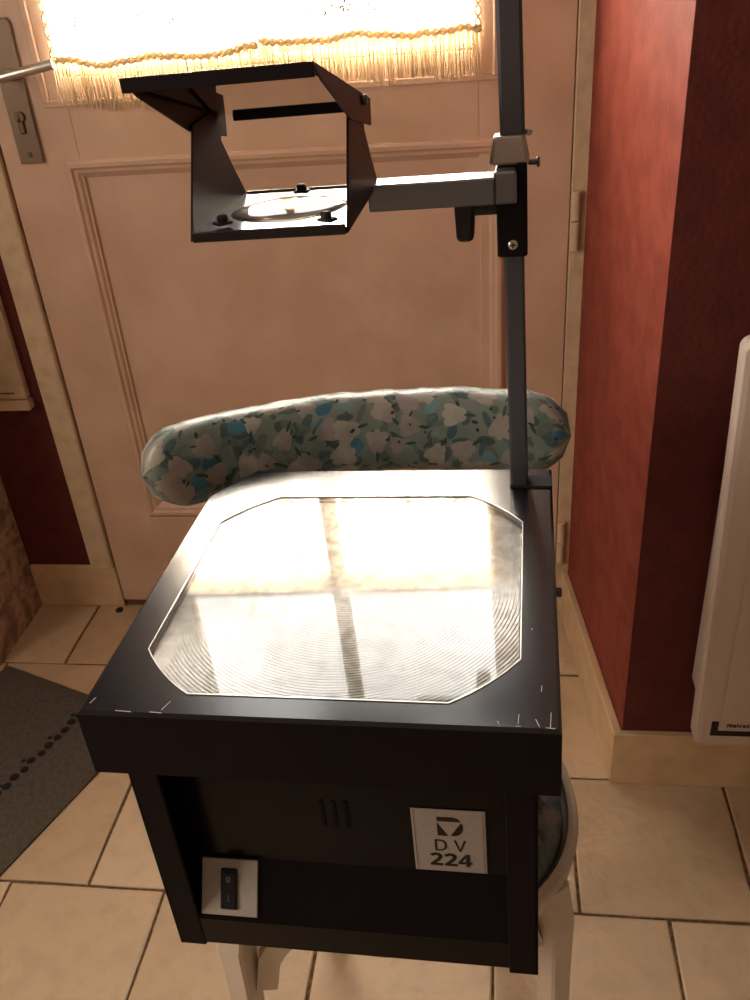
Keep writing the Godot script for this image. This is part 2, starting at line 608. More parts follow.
func build_door() -> void:
	var door := shell("door_1", "cream-painted wooden door with a glazed top and a moulded lower panel", "door")
	var f := -1.49
	var k := -1.53
	var W := [-0.676, -0.022, 1.062, 1.93]      # glazed opening
	frame_piece("lock_stile", -0.808, 0.02, W[0], 2.05, k, f, M.cream, door, 0.001)
	frame_piece("hinge_stile", W[1], 0.02, 0.1205, 2.05, k, f, M.cream, door, 0.001)
	frame_piece("lock_rail", W[0], 0.925, W[1], W[2], k, f, M.cream, door, 0.001)
	frame_piece("bottom_rail", W[0], 0.02, W[1], 0.235, k, f, M.cream, door, 0.001)
	frame_piece("top_rail", W[0], W[3], W[1], 2.05, k, f, M.cream, door, 0.001)
	frame_piece("lower_panel", W[0], 0.235, W[1], 0.925, k, f - 0.005, M.cream, door, 0.0)
	# planted moulding round the lower panel: a profile with a raised bead, mitred
	var outer := [-0.703, 0.016, 0.243, 0.938]
	var st := begin()
	flat(st)
	var prof := [[0.0, 0.0], [0.0, 0.006], [0.004, 0.009], [0.010, 0.009], [0.014, 0.005], [0.019, 0.004], [0.030, -0.006]]
	for i in prof.size() - 1:
		for e in 4:
			var cs := []
			for q in [prof[i], prof[i + 1]]:
				var x0: float = outer[0] + q[0]
				var x1: float = outer[1] - q[0]
				var y0: float = outer[2] + q[0]
				var y1: float = outer[3] - q[0]
				var z: float = f + q[1]
				var cn := [Vector3(x0, y0, z), Vector3(x1, y0, z), Vector3(x1, y1, z), Vector3(x0, y1, z)]
				cs.append(cn[e])
				cs.append(cn[(e + 1) % 4])
			var outw: Vector3 = [Vector3.DOWN, Vector3.RIGHT, Vector3.UP, Vector3.LEFT][e]
			var sl: float = prof[i + 1][1] - prof[i][1]
			var run: float = prof[i + 1][0] - prof[i][0]
			quad(st, cs[0], cs[1], cs[3], cs[2], Vector3(0, 0, run) + outw * (sl if run > 0.0 else 1.0) * -1.0 if run > 0.0 else outw)
	put("panel_moulding", st, M.cream, door)
	frame_piece("kick_board", -0.703, 0.149, 0.016, 0.240, f, f + 0.006, M.cream, door, 0.0015)
	# glazing: bead, bars and panes
	st = begin()
	for q in [[W[0], W[2], W[0] + 0.012, W[3]], [W[1] - 0.012, W[2], W[1], W[3]], [W[0], W[2], W[1], W[2] + 0.012], [W[0], W[3] - 0.012, W[1], W[3]]]:
		slab(st, Vector3(q[0], q[1], f - 0.022), Vector3(q[2], q[3], f - 0.004), 0.003)
	put("glazing_bead", st, M.cream, door)
	frame_piece("glazing_bar", -0.362, W[2], -0.330, W[3], f - 0.03, f - 0.006, M.cream, door, 0.004)
	frame_piece("glazing_bar", W[0], 1.335, W[1], 1.365, f - 0.03, f - 0.0075, M.cream, door, 0.004)
	for q in [[W[0], -0.362, W[2], 1.335], [-0.330, W[1], W[2], 1.335], [W[0], -0.362, 1.365, W[3]], [-0.330, W[1], 1.365, W[3]]]:
		frame_piece("glass_pane", q[0], q[2], q[1], q[3], f - 0.024, f - 0.020, M.glass, door, 0.0)
	# raised lip of the glazed part, seen left of the curtain
	st = begin()
	slab(st, Vector3(-0.716, 1.026, f), Vector3(-0.704, W[3], f + 0.005), 0.002)
	slab(st, Vector3(-0.716, 1.020, f), Vector3(0.012, 1.030, f + 0.003), 0.0012)
	slab(st, Vector3(0.0, 1.026, f), Vector3(0.012, W[3], f + 0.005), 0.002)
	put("window_lip", st, M.cream, door)
	# lock
	st = begin()
	var lp := PackedVector2Array([Vector2(-0.778, 0.938), Vector2(-0.737, 0.938), Vector2(-0.737, 1.145), Vector2(-0.742, 1.151), Vector2(-0.773, 1.151), Vector2(-0.778, 1.145)])
	prism(st, lp, f, f + 0.006, 0.0015)
	var plate := put("lock_plate", st, mat(hex("7d6c5b"), 0.45, 0.5), door, "worn brushed metal lock plate")
	st = begin()
	rod(st, Vector3(-0.758, 1.072, f + 0.004), Vector3(-0.758, 1.072, f + 0.042), 0.009)
	path_tube(st, [Vector3(-0.774, 1.072, f + 0.046), Vector3(-0.755, 1.072, f + 0.048), Vector3(-0.735, 1.075, f + 0.048), Vector3(-0.700, 1.080, f + 0.047), Vector3(-0.664, 1.086, f + 0.044)], 0.0075, 14)
	put("lever_handle", st, M.alu, door, "satin metal lever handle")
	st = begin()
	rod(st, Vector3(-0.7585, 1.010, f + 0.004), Vector3(-0.7585, 1.010, f + 0.010), 0.0085)
	slab(st, Vector3(-0.7635, 0.984, f + 0.004), Vector3(-0.7535, 1.008, f + 0.010), 0.002)
	put("lock_cylinder", st, mat(hex("6a5a4c"), 0.35, 0.8), plate)
	st = begin()
	slab(st, Vector3(-0.7593, 1.005, f + 0.0098), Vector3(-0.7577, 1.0145, f + 0.0104), 0.0)
	put("keyhole", st, M.ink, plate)
	for y in [0.952, 1.138]:
		st = begin()
		rod(st, Vector3(-0.7575, y, f + 0.005), Vector3(-0.7575, y, f + 0.0075), 0.004)
		put("screw", st, mat(hex("6a5a4c"), 0.35, 0.8), plate)
	# casing left, frame right, hinges
	var cas := frame_piece("trim_1", -0.860, 0.109, -0.812, 2.08, -1.502, -1.482, M.cream_frame, self)
	struct_of(cas, "cream door casing between the red wall and the lock side of the door", "trim")
	var jam := frame_piece("trim_2", 0.122, 0.0, 0.150, 2.08, -1.56, -1.489, M.cream_frame, self)
	struct_of(jam, "narrow cream door frame strip beside the bright red reveal", "trim")
	var hd := frame_piece("trim_3", -0.860, 2.055, 0.150, 2.1, -1.56, -1.485, M.cream_frame, self)
	struct_of(hd, "cream head of the door frame above the door", "trim")
	var th := frame_piece("trim_4", -0.808, 0.0, 0.122, 0.016, -1.56, -1.497, M.groove, self)
	struct_of(th, "dark threshold strip in the gap under the door", "trim")
	st = begin()
	slab(st, Vector3(-0.84, 0.0, -1.575), Vector3(-0.790, 2.08, -1.531), 0.001)
	slab(st, Vector3(0.098, 0.0, -1.575), Vector3(0.150, 2.08, -1.531), 0.001)
	slab(st, Vector3(-0.84, 2.03, -1.575), Vector3(0.150, 2.08, -1.531), 0.001)
	slab(st, Vector3(-0.84, 0.0, -1.575), Vector3(0.150, 0.035, -1.531), 0.001)
	struct_of(put("trim_5", st, M.cream_frame, self), "rebate stop behind the edges of the door", "trim")
	for y in [0.758, 0.133, 1.55]:
		st = begin()
		rod(st, Vector3(0.1305, y, f + 0.004), Vector3(0.1305, y + 0.0465, f + 0.004), 0.0075)
		rod(st, Vector3(0.1305, y + 0.0485, f + 0.004), Vector3(0.1305, y + 0.095, f + 0.004), 0.0075)
		put("hinge", st, M.cream_frame, door)

func build_small() -> void:
	# cream panel on the red wall at the left edge of the picture
	var pn := thing("wall_panel", "cream wooden panel with a bottom ledge on the red wall, cut by the left picture edge", "panel", Transform3D(Basis(), Vector3(-0.95, 0.488, -1.5)))
	var st := begin()
	slab(st, Vector3(-0.057, 0.022, 0), Vector3(0.059, 0.9, 0.016), 0.002)
	put("board", st, M.cream_frame, pn)
	st = begin()
	slab(st, Vector3(-0.057, 0.0, 0), Vector3(0.062, 0.021, 0.022), 0.002)
	put("bottom_ledge", st, M.cream_frame, pn)
	st = begin()
	slab(st, Vector3(-0.057, 0.034, 0.0155), Vector3(0.036, 0.037, 0.0166), 0.0)
	put("joint_line", st, M.groove, pn)
	# peg hole in the floor before the door
	st = begin()
	lathe(st, Vector3(-0.82, -0.001, -1.478), Vector3.UP, [[0.0, 0.0085], [0.003, 0.0085], [0.004, 0.006], [0.0015, 0.005]], 20, false)
	var bs := put("floor_bolt_socket", st, M.heater_slot, self)
	bs.set_meta("label", "small dark round bolt socket in the floor before the door")
	bs.set_meta("category", "bolt socket")

# ---------------------------------------------------------------- chair
func build_chair() -> void:
	var yaw := 0.1763
	var c := Vector3(-0.084, 0.0, -0.636)
	var ch := thing("chair", "white plastic chair with floral padded seat and backrest, carrying the projector", "chair", Transform3D(Basis(Vector3.UP, yaw), c))
	var R := 0.165
	# seat shell: rounded-square ring of plastic with an upright rim
	var outline := func(r: float, y: float, n := 64) -> Array:
		var o := []
		for i in n:
			var a := TAU * i / n
			var e := 2.3
			var k := pow(pow(absf(cos(a)), e) + pow(absf(sin(a)), e), -1.0 / e)
			o.append(Vector3(cos(a) * k * r, y, sin(a) * k * r))
		return o
	var st := begin()
	loft(st, [outline.call(R - 0.012, 0.412), outline.call(R - 0.002, 0.416), outline.call(R + 0.001, 0.438), outline.call(R - 0.002, 0.4435), outline.call(R - 0.009, 0.4445), outline.call(R - 0.013, 0.440), outline.call(R - 0.015, 0.424)], true, true)
	put("seat", st, M.white_plastic, ch)
	st = begin()
	loft(st, [outline.call(R - 0.0155, 0.4245), outline.call(R - 0.0145, 0.434), outline.call(R - 0.017, 0.4405), outline.call(R - 0.028, 0.4455), outline.call(R - 0.06, 0.448)], true, true)
	var uvm: StandardMaterial3D = M.floral.duplicate()
	tri_map(uvm, 3.2)
	put("seat_pad", st, uvm, ch, "grey and green floral seat pad")
	# legs
	var inv := Transform3D(Basis(Vector3.UP, yaw), c).affine_inverse()
	var legs := [[Vector3(-0.255, 0, -0.500), 1.10], [Vector3(0.060, 0, -0.545), 0.50], [Vector3(-0.215, 0, -0.735), 0.9], [Vector3(0.0, 0, -0.755), -0.9]]
	for q in legs:
		var p: Vector3 = inv * q[0]
		var out := Vector3(p.x, 0, p.z).normalized()
		st = begin()
		var rings := []
		for lv in [[0.0, 0.010, 0.006], [0.003, 0.0115, 0.006], [0.30, 0.0130, 0.0], [0.38, 0.0145, -0.002], [0.428, 0.0155, -0.012]]:
			var rr := []
			for e in [[-1, -0.8], [-0.8, -1], [0.8, -1], [1, -0.8], [1, 0.8], [0.8, 1], [-0.8, 1], [-1, 0.8]]:
				var b: Vector3 = Vector3(e[0], 0, e[1]) * lv[1]
				rr.append(p + out * lv[2] + b.rotated(Vector3.UP, q[1]) + Vector3.UP * lv[0])
			rings.append(rr)
		loft(st, rings)
		put("leg", st, M.white_plastic, ch)
	# arched aprons between neighbouring legs
	var ends := [[0, 1], [1, 3], [3, 2], [2, 0]]
	for e in ends:
		var pa: Vector3 = inv * legs[e[0]][0]
		var pb: Vector3 = inv * legs[e[1]][0]
		var ax := (pb - pa).normalized()
		var len := pa.distance_to(pb)
		var poly := PackedVector2Array()
		var inner := PackedVector2Array()
		var low := 0.302 if e[0] == 0 or e[1] == 0 else 0.340
		var low2 := 0.345 if e[0] == 0 else low
		for i in 33:
			var t := i / 32.0
			var u := absf(2.0 * t - 1.0)
			var y0: float = low if t < 0.5 else low2
			var bow := pow(1.0 - pow(u, 3.6), 0.5)
			poly.append(Vector2(lerpf(0.012, len - 0.012, t), lerpf(y0, 0.417, bow)))
			inner.append(Vector2(lerpf(0.034, len - 0.034, t), lerpf(y0, 0.396, bow)))
		inner.reverse()
		poly.append_array(inner)
		st = begin()
		prism(st, poly, -0.006, 0.006, 0.0, Transform3D(Basis(ax, Vector3.UP, ax.cross(Vector3.UP)), pa))
		put("apron", st, M.white_plastic, ch)
	# back: two stays and a curved padded rest
	var A := inv * Vector3(-0.372, 0.740, -0.790)
	var B := inv * Vector3(0.082, 0.740, -0.872)
	var ax := Vector3(B.x - A.x, 0, B.z - A.z).normalized()
	var bk := Vector3(ax.z, 0, -ax.x)
	if bk.z > 0:
		bk = -bk
	var half := Vector3(B.x - A.x, 0, B.z - A.z).length() / 2.0
	var cm := (A + B) / 2.0
	var at := func(s: float) -> Vector3:
		return cm + ax * (s * half) + bk * (0.056 * (1.0 - s * s))
	for s in [-0.45, 0.45]:
		st = begin()
		var top: Vector3 = at.call(s) + bk * 0.018 - Vector3.UP * 0.01
		var foot := Vector3(s * 0.24, 0.41, -0.155)
		var kk := foot.lerp(top, 0.5) + bk * 0.015
		bar(st, foot, kk, ax, 0.03, 0.010)
		bar(st, kk, top, ax, 0.03, 0.010)
		put("back_stay", st, M.white_plastic, ch)
	st = begin()
	st.set_smooth_group(0)
	var NS := 72
	var NR := 36
	var nz := noise(6.0, 3, 77)
	var pts := []
	for i in NS + 1:
		var s := -1.0 + 2.0 * i / NS
		var x := s * half
		var d := half - absf(x)
		var er := 0.046
		var en := 1.0
		if d < er:
			en = sqrt(maxf(0.0004, 1.0 - pow((er - d) / er, 2.0)))
		var tang: Vector3 = (at.call(s + 0.01) - at.call(s - 0.01)).normalized()
		var out := Vector3(tang.z, 0, -tang.x)
		if out.z > 0:
			out = -out
		var row := []
		for j in NR + 1:
			var a := TAU * j / NR
			var cy := sin(a)
			var cz := cos(a)
			var e := 2.7
			var k := pow(pow(absf(cz), e) + pow(absf(cy), e), -1.0 / e)
			var p: Vector3 = at.call(s) + Vector3.UP * (cy * k * 0.0475 * en) + out * (cz * k * 0.023 * (0.35 + 0.65 * en) * minf(1.0, en * 3.0))
			var w := nz.get_noise_3d(p.x * 4.0, p.y * 9.0, p.z * 4.0) * 0.0022
			row.append(p + (out * cz + Vector3.UP * cy) * w)
		pts.append(row)
	for i in NS:
		for j in NR:
			var ctr: Vector3 = at.call(-1.0 + 2.0 * (i + 0.5) / NS)
			var vs := [pts[i][j], pts[i + 1][j], pts[i + 1][j + 1], pts[i][j + 1]]
			var uvs := [Vector2(1.0 * i / NS, 1.2 * j / NR), Vector2(1.0 * (i + 1) / NS, 1.2 * j / NR), Vector2(1.0 * (i + 1) / NS, 1.2 * (j + 1) / NR), Vector2(1.0 * i / NS, 1.2 * (j + 1) / NR)]
			var hint: Vector3 = (vs[0] + vs[1] + vs[2] + vs[3]) / 4.0 - ctr
			for tr in [[0, 1, 2], [0, 2, 3]]:
				var o: Array = tr
				if (vs[o[0]] - vs[o[2]]).cross(vs[o[0]] - vs[o[1]]).dot(hint) < 0:
					o = [o[0], o[2], o[1]]
				for q in o:
					st.set_uv(uvs[q])
					st.add_vertex(vs[q])
	st.generate_normals()
	st.generate_tangents()
	var bp := MeshInstance3D.new()
	bp.mesh = st.commit()
	bp.material_override = M.floral
	bp.name = "backrest"
	bp.set_meta("label", "curved backrest pad in blue, green and white floral cloth")
	ch.add_child(bp, true)

# ---------------------------------------------------------------- projector
func stage_outline(r: float, hs: float, n := 9) -> PackedVector2Array:
	# square of half side hs whose corners are cut by a circle of radius r
	var p := PackedVector2Array()
	var a0 := acos(hs / r)
	for q in 4:
		for i in n:
			var a := q * PI / 2 + lerpf(a0, PI / 2 - a0, i / float(n - 1))
			p.append(Vector2(cos(a) * r, sin(a) * r))
	return p

func build_projector() -> void:
	var ex := Vector3(0.99911, 0.023092, 0.035264)
	var ny := Vector3(-0.022066, 0.999329, -0.029221)
	var ez := Vector3(-0.035915, 0.028417, 0.998951)
	var o := Vector3(-0.120824, 0.749440, -0.597532)
	var root := thing("overhead_projector", "black overhead projector with bright reflecting glass stage and mirror head, standing on the chair", "projector", Transform3D(Basis(ex, ny, ez).orthonormalized(), o - ny * HB))
	# local frame: x to the right, y up, z to the front
	var FLAT := Transform3D(Basis(Vector3(1, 0, 0), Vector3(0, 0, 1), Vector3(0, 1, 0)), Vector3(0, HB, 0))   # outline (x, z) extruded in y
	var SIDE := Transform3D(Basis(Vector3(0, 0, 1), Vector3(0, 1, 0), Vector3(1, 0, 0)), Vector3(0, HB, 0))   # outline (z, y) extruded in x

	# top frame: plate with the stage opening, chamfered rear left corner, and a deep skirt
	var out := PackedVector2Array([Vector2(-0.1715, 0.1655), Vector2(-0.1715, -0.1453), Vector2(-0.1355, -0.1985), Vector2(0.1705, -0.1985), Vector2(0.1705, 0.1655)])
	var hole := stage_outline(0.1718, 0.1434, 9)
	var st := begin()
	# top face: triangulate between the outline and the hole by sectors
	var n := 120
	var of := func(a: float, poly: PackedVector2Array, b: float) -> Vector2:
		var d := Vector2(cos(a), sin(a))
		var best := 0.0
		for i in poly.size():
			var hit = Geometry2D.segment_intersects_segment(Vector2.ZERO, d, poly[i], poly[(i + 1) % poly.size()])
			if hit != null:
				best = maxf(best, hit.length())
		return d * (best - b)
	var angs := []
	for i in n:
		angs.append(TAU * i / n)
	for q in out:
		angs.append(fposmod(q.angle(), TAU))
	for q in hole:
		angs.append(fposmod(q.angle(), TAU))
	angs.sort()
	var uniq := []
	for a in angs:
		if uniq.is_empty() or a - uniq[-1] > 0.0005:
			uniq.append(a)
	angs = uniq
	flat(st)
	var levels := []
	var sk := begin()
	flat(sk)
	var rim_in := inset(out, 0.0025)
	for i in angs.size():
		var a: float = angs[i]
		var h: Vector2 = of.call(a, hole, 0.0)
		var e: Vector2 = of.call(a, rim_in, 0.0)
		var g: Vector2 = of.call(a, out, 0.0)
		levels.append([Vector3(h.x, HB - 0.012, h.y), Vector3(h.x, HB, h.y), Vector3(e.x, HB, e.y), Vector3(g.x, HB - 0.0025, g.y), Vector3(g.x, HB - 0.060, g.y), Vector3(g.x * 0.985, HB - 0.060, g.y * 0.985), Vector3(g.x * 0.985, HB - 0.012, g.y * 0.985)])
	for i in angs.size():
		var A: Array = levels[i]
		var B: Array = levels[(i + 1) % angs.size()]
		var m: Vector3 = A[1] + B[1]
		m.y = 0
		m = m.normalized()
		for s in [[0, 1, -m], [1, 2, Vector3.UP], [2, 3, m + Vector3.UP], [6, 0, Vector3.DOWN]]:
			quad(st, A[s[0]], B[s[0]], B[s[1]], A[s[1]], s[2])
		for s in [[3, 4, m], [4, 5, Vector3.DOWN], [5, 6, -m]]:
			quad(sk, A[s[0]], B[s[0]], B[s[1]], A[s[1]], s[2])
	var top := put("top_frame", st, M.black_top, root)
	put("skirt", sk, M.black, root)
	# chips and scratches along the front edge
	for q in [[-0.142, 0.1625, -0.130, 0.163], [-0.116, 0.1625, -0.107, 0.163], [-0.108, 0.160, -0.1045, 0.151], [-0.1645, 0.156, -0.1625, 0.150], [0.142, 0.160, 0.1425, 0.151], [0.1405, 0.162, 0.144, 0.1622], [0.156, 0.162, 0.1535, 0.155], [0.163, 0.1625, 0.1637, 0.148], [0.1575, 0.128, 0.1578, 0.122], [0.151, 0.06, 0.1512, 0.0585], [0.1600, 0.1625, 0.166, 0.163], [0.130, 0.162, 0.1285, 0.158]]:
		st = begin()
		bar(st, Vector3(q[0], HB, q[1]), Vector3(q[2], HB, q[3]), Vector3.RIGHT if absf(q[3] - q[1]) > 0.002 else Vector3.BACK, 0.0005, 0.0006, 0.0)
		put("scratch", st, M.scratch, top)
	# stage: bright rim, glass, fresnel lens with turned grooves, dark well
	st = begin()
	flat(st)
	var ro := stage_outline(0.1718, 0.1434, 9)
	var ri := stage_outline(0.1709, 0.1425, 9)
	for i in ro.size():
		var j := (i + 1) % ro.size()
		var y0 := HB - 0.004
		var y1 := HB + 0.0008
		var hint := Vector3(ro[i].x, 0, ro[i].y)
		quad(st, Vector3(ro[i].x, y1, ro[i].y), Vector3(ro[j].x, y1, ro[j].y), Vector3(ri[j].x, y1, ri[j].y), Vector3(ri[i].x, y1, ri[i].y), Vector3.UP)
		quad(st, Vector3(ro[i].x, y0, ro[i].y), Vector3(ro[j].x, y0, ro[j].y), Vector3(ro[j].x, y1, ro[j].y), Vector3(ro[i].x, y1, ro[i].y), hint)
		quad(st, Vector3(ri[i].x, y0, ri[i].y), Vector3(ri[j].x, y0, ri[j].y), Vector3(ri[j].x, y1, ri[j].y), Vector3(ri[i].x, y1, ri[i].y), -hint)
	put("stage_rim", st, M.alu, root, "thin bright metal rim")
	st = begin()
	prism(st, ri, -0.0035, -0.0005, 0.0, FLAT)
	put("stage_glass", st, M.glass, root, "clear glass stage plate")
	st = begin()
	# concentric grooves cut to the outline of the stage
	var NA := 180
	var NG := 58
	for g in NG:
		var r0 := 0.1700 * g / NG
		var r1 := 0.1700 * (g + 1) / NG
		var drop := 0.00008 + 0.00030 * g / NG
		var yb := HB - 0.0075
		for i in NA:
			var a0 := TAU * i / NA
			var a1 := TAU * (i + 1) / NA
			var lim := func(a: float, r: float) -> Vector2:
				var mx := maxf(absf(cos(a)), absf(sin(a)))
				return Vector2(cos(a), sin(a)) * minf(r, 0.1418 / mx)
			var p00: Vector2 = lim.call(a0, r0)
			var p01: Vector2 = lim.call(a1, r0)
			var p10: Vector2 = lim.call(a0, r1)
			var p11: Vector2 = lim.call(a1, r1)
			if p00.distance_to(p10) < 0.0002 and p01.distance_to(p11) < 0.0002:
				continue
			flat(st)
			var q0 := Vector3(p00.x, yb - drop, p00.y)
			var q1 := Vector3(p01.x, yb - drop, p01.y)
			var q2 := Vector3(p11.x, yb + drop, p11.y)
			var q3 := Vector3(p10.x, yb + drop, p10.y)
			if g == 0:
				tri(st, q0, q2, q3, Vector3.UP)
			else:
				quad(st, q0, q1, q2, q3, Vector3.UP)
	put("fresnel_lens", st, M.lens, root, "ribbed fresnel lens sheet under the glass")

	# body: two side cheeks with front flanges, back, floor
	var u0 := -0.1595
	var u1 := 0.1553
	var vb := -0.155
	var vf := 0.1455
	var yb := -0.2945
	for s in 2:
		st = begin()
		var x0 := u0 if s == 0 else u1 - 0.003
		slab(st, L(x0, yb, vb), L(x0 + 0.003, -0.058, vf), 0.0006)
		var fx0 := u0 if s == 0 else u1 - 0.024
		slab(st, L(fx0, yb - (0.0 if s == 0 else 0.0028), vf - 0.003), L(fx0 + 0.024, -0.058, vf), 0.0008)
		put("side_cheek", st, M.black, root)
	st = begin()
	slab(st, L(u0, yb, vb - 0.003), L(u1, -0.058, vb), 0.0006)
	put("back_panel", st, M.black, root)
	st = begin()
	slab(st, L(u0 + 0.002, yb + 0.001, vb), L(u1 - 0.002, yb + 0.004, vf - 0.002), 0.0005)
	put("base_plate", st, M.black, root)
	for q in [[u0 + 0.012, vf - 0.012], [u1 - 0.012, vf - 0.012], [u0 + 0.05, vb + 0.03], [u1 - 0.05, vb + 0.03]]:
		st = begin()
		lathe(st, L(q[0], yb + 0.001, q[1]), Vector3.DOWN, [[0.0, 0.006], [0.003, 0.006], [0.0045, 0.0045]], 16, false)
		put("foot", st, M.plastic, root)
	# recessed front: upright panel, sloping switch panel, sill
	st = begin()
	var sec := PackedVector2Array([Vector2(0.115, -0.058), Vector2(0.115, -0.212), Vector2(0.1445, -0.2585), Vector2(0.1445, -0.291), Vector2(0.1415, -0.291), Vector2(0.1415, -0.2595), Vector2(0.112, -0.213), Vector2(0.112, -0.058)])
	prism(st, sec, u0 + 0.003, u1 - 0.003, 0.0, SIDE)
	var front := put("front_panel", st, M.black_gloss, root, "recessed glossy black front panel")
	# slim strips modelled in place of a reflection in the front panel
	for i in 3:
		st = begin()
		var x := -0.018 + i * 0.010
		slab(st, L(x - 0.0018, -0.165, 0.1152), L(x + 0.0018, -0.135, 0.1162), 0.0004)
		put("reflection_streak", st, M.black, front)
	# switch plate on the slope
	var dv := 0.0295
	var dw := -0.0465
	var dl := Vector2(dv, dw).length()
	var sy := Vector3(0, -dw / dl, -dv / dl)
	var sn := Vector3(0, dv / dl, -dw / dl)
	var mid_s := L(-0.1075, -0.2332, 0.1290) + sn * 0.0005
	var SX := Transform3D(Basis(Vector3(1, 0, 0), sy, sn), mid_s)
	st = begin()
	box(st, Vector3(0, 0, 0.0008), Vector3(0.0505, 0.0485, 0.0022), 0.0006, SX)
	var sw := put("switch_plate", st, M.plate_grey, root, "grey metal plate with a black rocker switch")
	st = begin()
	box(st, Vector3(0.0, -0.001, 0.0028), Vector3(0.0150, 0.0350, 0.0024), 0.001, SX)
	put("switch_bezel", st, M.plastic, sw)
	st = begin()
	prism(st, PackedVector2Array([Vector2(-0.0155, 0.0035), Vector2(0.0145, 0.0035), Vector2(0.0145, 0.0062), Vector2(0.0, 0.0044), Vector2(-0.0155, 0.0050)]), -0.0058, 0.0058, 0.0, SX * Transform3D(Basis(Vector3(0, 1, 0), Vector3(0, 0, 1), Vector3(1, 0, 0)), Vector3(0, -0.001, 0)))
	put("switch_rocker", st, M.plastic, sw)
	lettering("switch_mark", "0", M.mark, sw, Vector3(0.0, 0.0080, 0.0056), 0.0032, 0.0048, SX)
	lettering("switch_mark", "I", M.mark, sw, Vector3(0.0, -0.0085, 0.0046), 0.0010, 0.0048, SX)
	# badge
	var bx := Transform3D(Basis(), L(0.0848, -0.1735, 0.1152))
	var bw := 0.0595
	var bh := 0.0730
	st = begin()
	box(st, Vector3(0, 0, 0.0007), Vector3(bw, bh, 0.0014), 0.0004, bx)
	var badge := put("badge", st, M.plate_grey, root, "pale metal badge printed with a logo, DV and 224")
	for x in [-bw / 2 + 0.0022, bw / 2 - 0.0022]:
		st = begin()
		slab(st, Vector3(x - 0.00018, -bh / 2 + 0.001, 0.0013), Vector3(x + 0.00018, bh / 2 - 0.001, 0.00155), 0.0, bx)
		put("border_line", st, M.groove, badge)
	var fx := func(x: float, y: float) -> Vector2:
		return Vector2((x - 0.5) * bw, (0.5 - y) * bh)
	var bits := [
		[[0.345, 0.105], [0.560, 0.105], [0.615, 0.120], [0.655, 0.150], [0.668, 0.172], [0.345, 0.172]],
		[[0.345, 0.195], [0.485, 0.400], [0.345, 0.400]],
		[[0.672, 0.186], [0.692, 0.225], [0.695, 0.265], [0.685, 0.315], [0.660, 0.360], [0.620, 0.388], [0.570, 0.400], [0.522, 0.400]],
	]
	for b in bits:
		st = begin()
		var p := PackedVector2Array()
		for q in b:
			p.append(fx.call(q[0], q[1]))
		prism(st, p, 0.0012, 0.0017, 0.0, bx)
		put("logo_piece", st, M.ink, badge)
	var at1: Vector2 = fx.call(0.378, 0.560)
	lettering("letter_d", "D", M.ink, badge, Vector3(at1.x, at1.y, 0.0014), 0.0098, 0.0132, bx)
	at1 = fx.call(0.640, 0.560)
	lettering("letter_v", "V", M.ink, badge, Vector3(at1.x, at1.y, 0.0014), 0.0098, 0.0132, bx)
	at1 = fx.call(0.505, 0.795)
	lettering("model_number", "224", M.ink, badge, Vector3(at1.x, at1.y, 0.0014), 0.0345, 0.0152, bx, 700)

	# side catch on the right cheek of the top frame
	st = begin()
	rod(st, L(0.1700, -0.046, -0.052), L(0.1770, -0.046, -0.052), 0.0042)
	put("side_catch", st, M.steel_dark, root)
	# post, folding foot and clamp
	st = begin()
	bar(st, L(0.1394, -0.01, -0.168), L(0.1370, 0.235, -0.168), Vector3.RIGHT, 0.0168, 0.0168, 0.0022)
	put("lower_post", st, M.steel_dark, root)
	st = begin()
	bar(st, L(0.1375, 0.300, -0.168), L(0.1330, 0.560, -0.168), Vector3.RIGHT, 0.0195, 0.0195, 0.0026)
	put("upper_post", st, M.steel_dark, root)
	st = begin()
	slab(st, L(0.1305, -0.004, -0.1800), L(0.1705, 0.0022, -0.158), 0.0006)
	put("post_foot", st, mat(hex("0e0c10"), 0.95), root)
	st = begin()
	# channel of the clamp below the arm
	slab(st, L(0.1235, 0.224, -0.1800), L(0.1485, 0.297, -0.1545), 0.0015)
	slab(st, L(0.1405, 0.268, -0.1550), L(0.1485, 0.300, -0.1480), 0.0012)
	var clamp := put("clamp", st, M.bracket, root)
	st = begin()
	# chrome collar: slightly splayed cap over the clamp
	var rr := []
	for lv in [[0.299, 0.0150], [0.3005, 0.0158], [0.318, 0.0125], [0.3195, 0.0116]]:
		var c4 := []
		for e in [[-1, -0.8], [-0.8, -1], [0.8, -1], [1, -0.8], [1, 0.8], [0.8, 1], [-0.8, 1], [-1, 0.8]]:
			c4.append(L(0.1345 + e[0] * lv[1], lv[0], -0.1655 + e[1] * lv[1]))
		rr.append(c4)
	loft(st, rr)
	put("collar", st, mat(hex("c2b7b2"), 0.38, 0.6), clamp, "shiny metal collar")
	st = begin()
	rod(st, L(0.149, 0.298, -0.160), L(0.1565, 0.298, -0.160), 0.0022)
	rod(st, L(0.1560, 0.298, -0.160), L(0.1585, 0.298, -0.160), 0.0042)
	put("thumb_screw", st, M.steel_dark, clamp)
	st = begin()
	rod(st, L(0.1485, 0.318, -0.166), L(0.1505, 0.322, -0.166), 0.0028)
	put("rivet", st, M.alu, clamp)
	st = begin()
	lathe(st, L(0.1365, 0.2345, -0.1548), Vector3.BACK, [[0.0, 0.0040], [0.0014, 0.0040], [0.0022, 0.0028]], 20, false)
	put("screw", st, M.alu, clamp)
	for q in [Vector3(0.0046, 0.0009, 0.0005), Vector3(0.0009, 0.0046, 0.0005)]:
		st = begin()
		box(st, L(0.1365, 0.2345, -0.1524), q, 0.0)
		put("screw_slot", st, M.ink, clamp)
	# focusing knob: stem and flat wing
	st = begin()
	rod(st, L(0.1245, 0.2640, -0.166), L(0.1020, 0.2640, -0.166), 0.0066)
	var kp := PackedVector2Array()
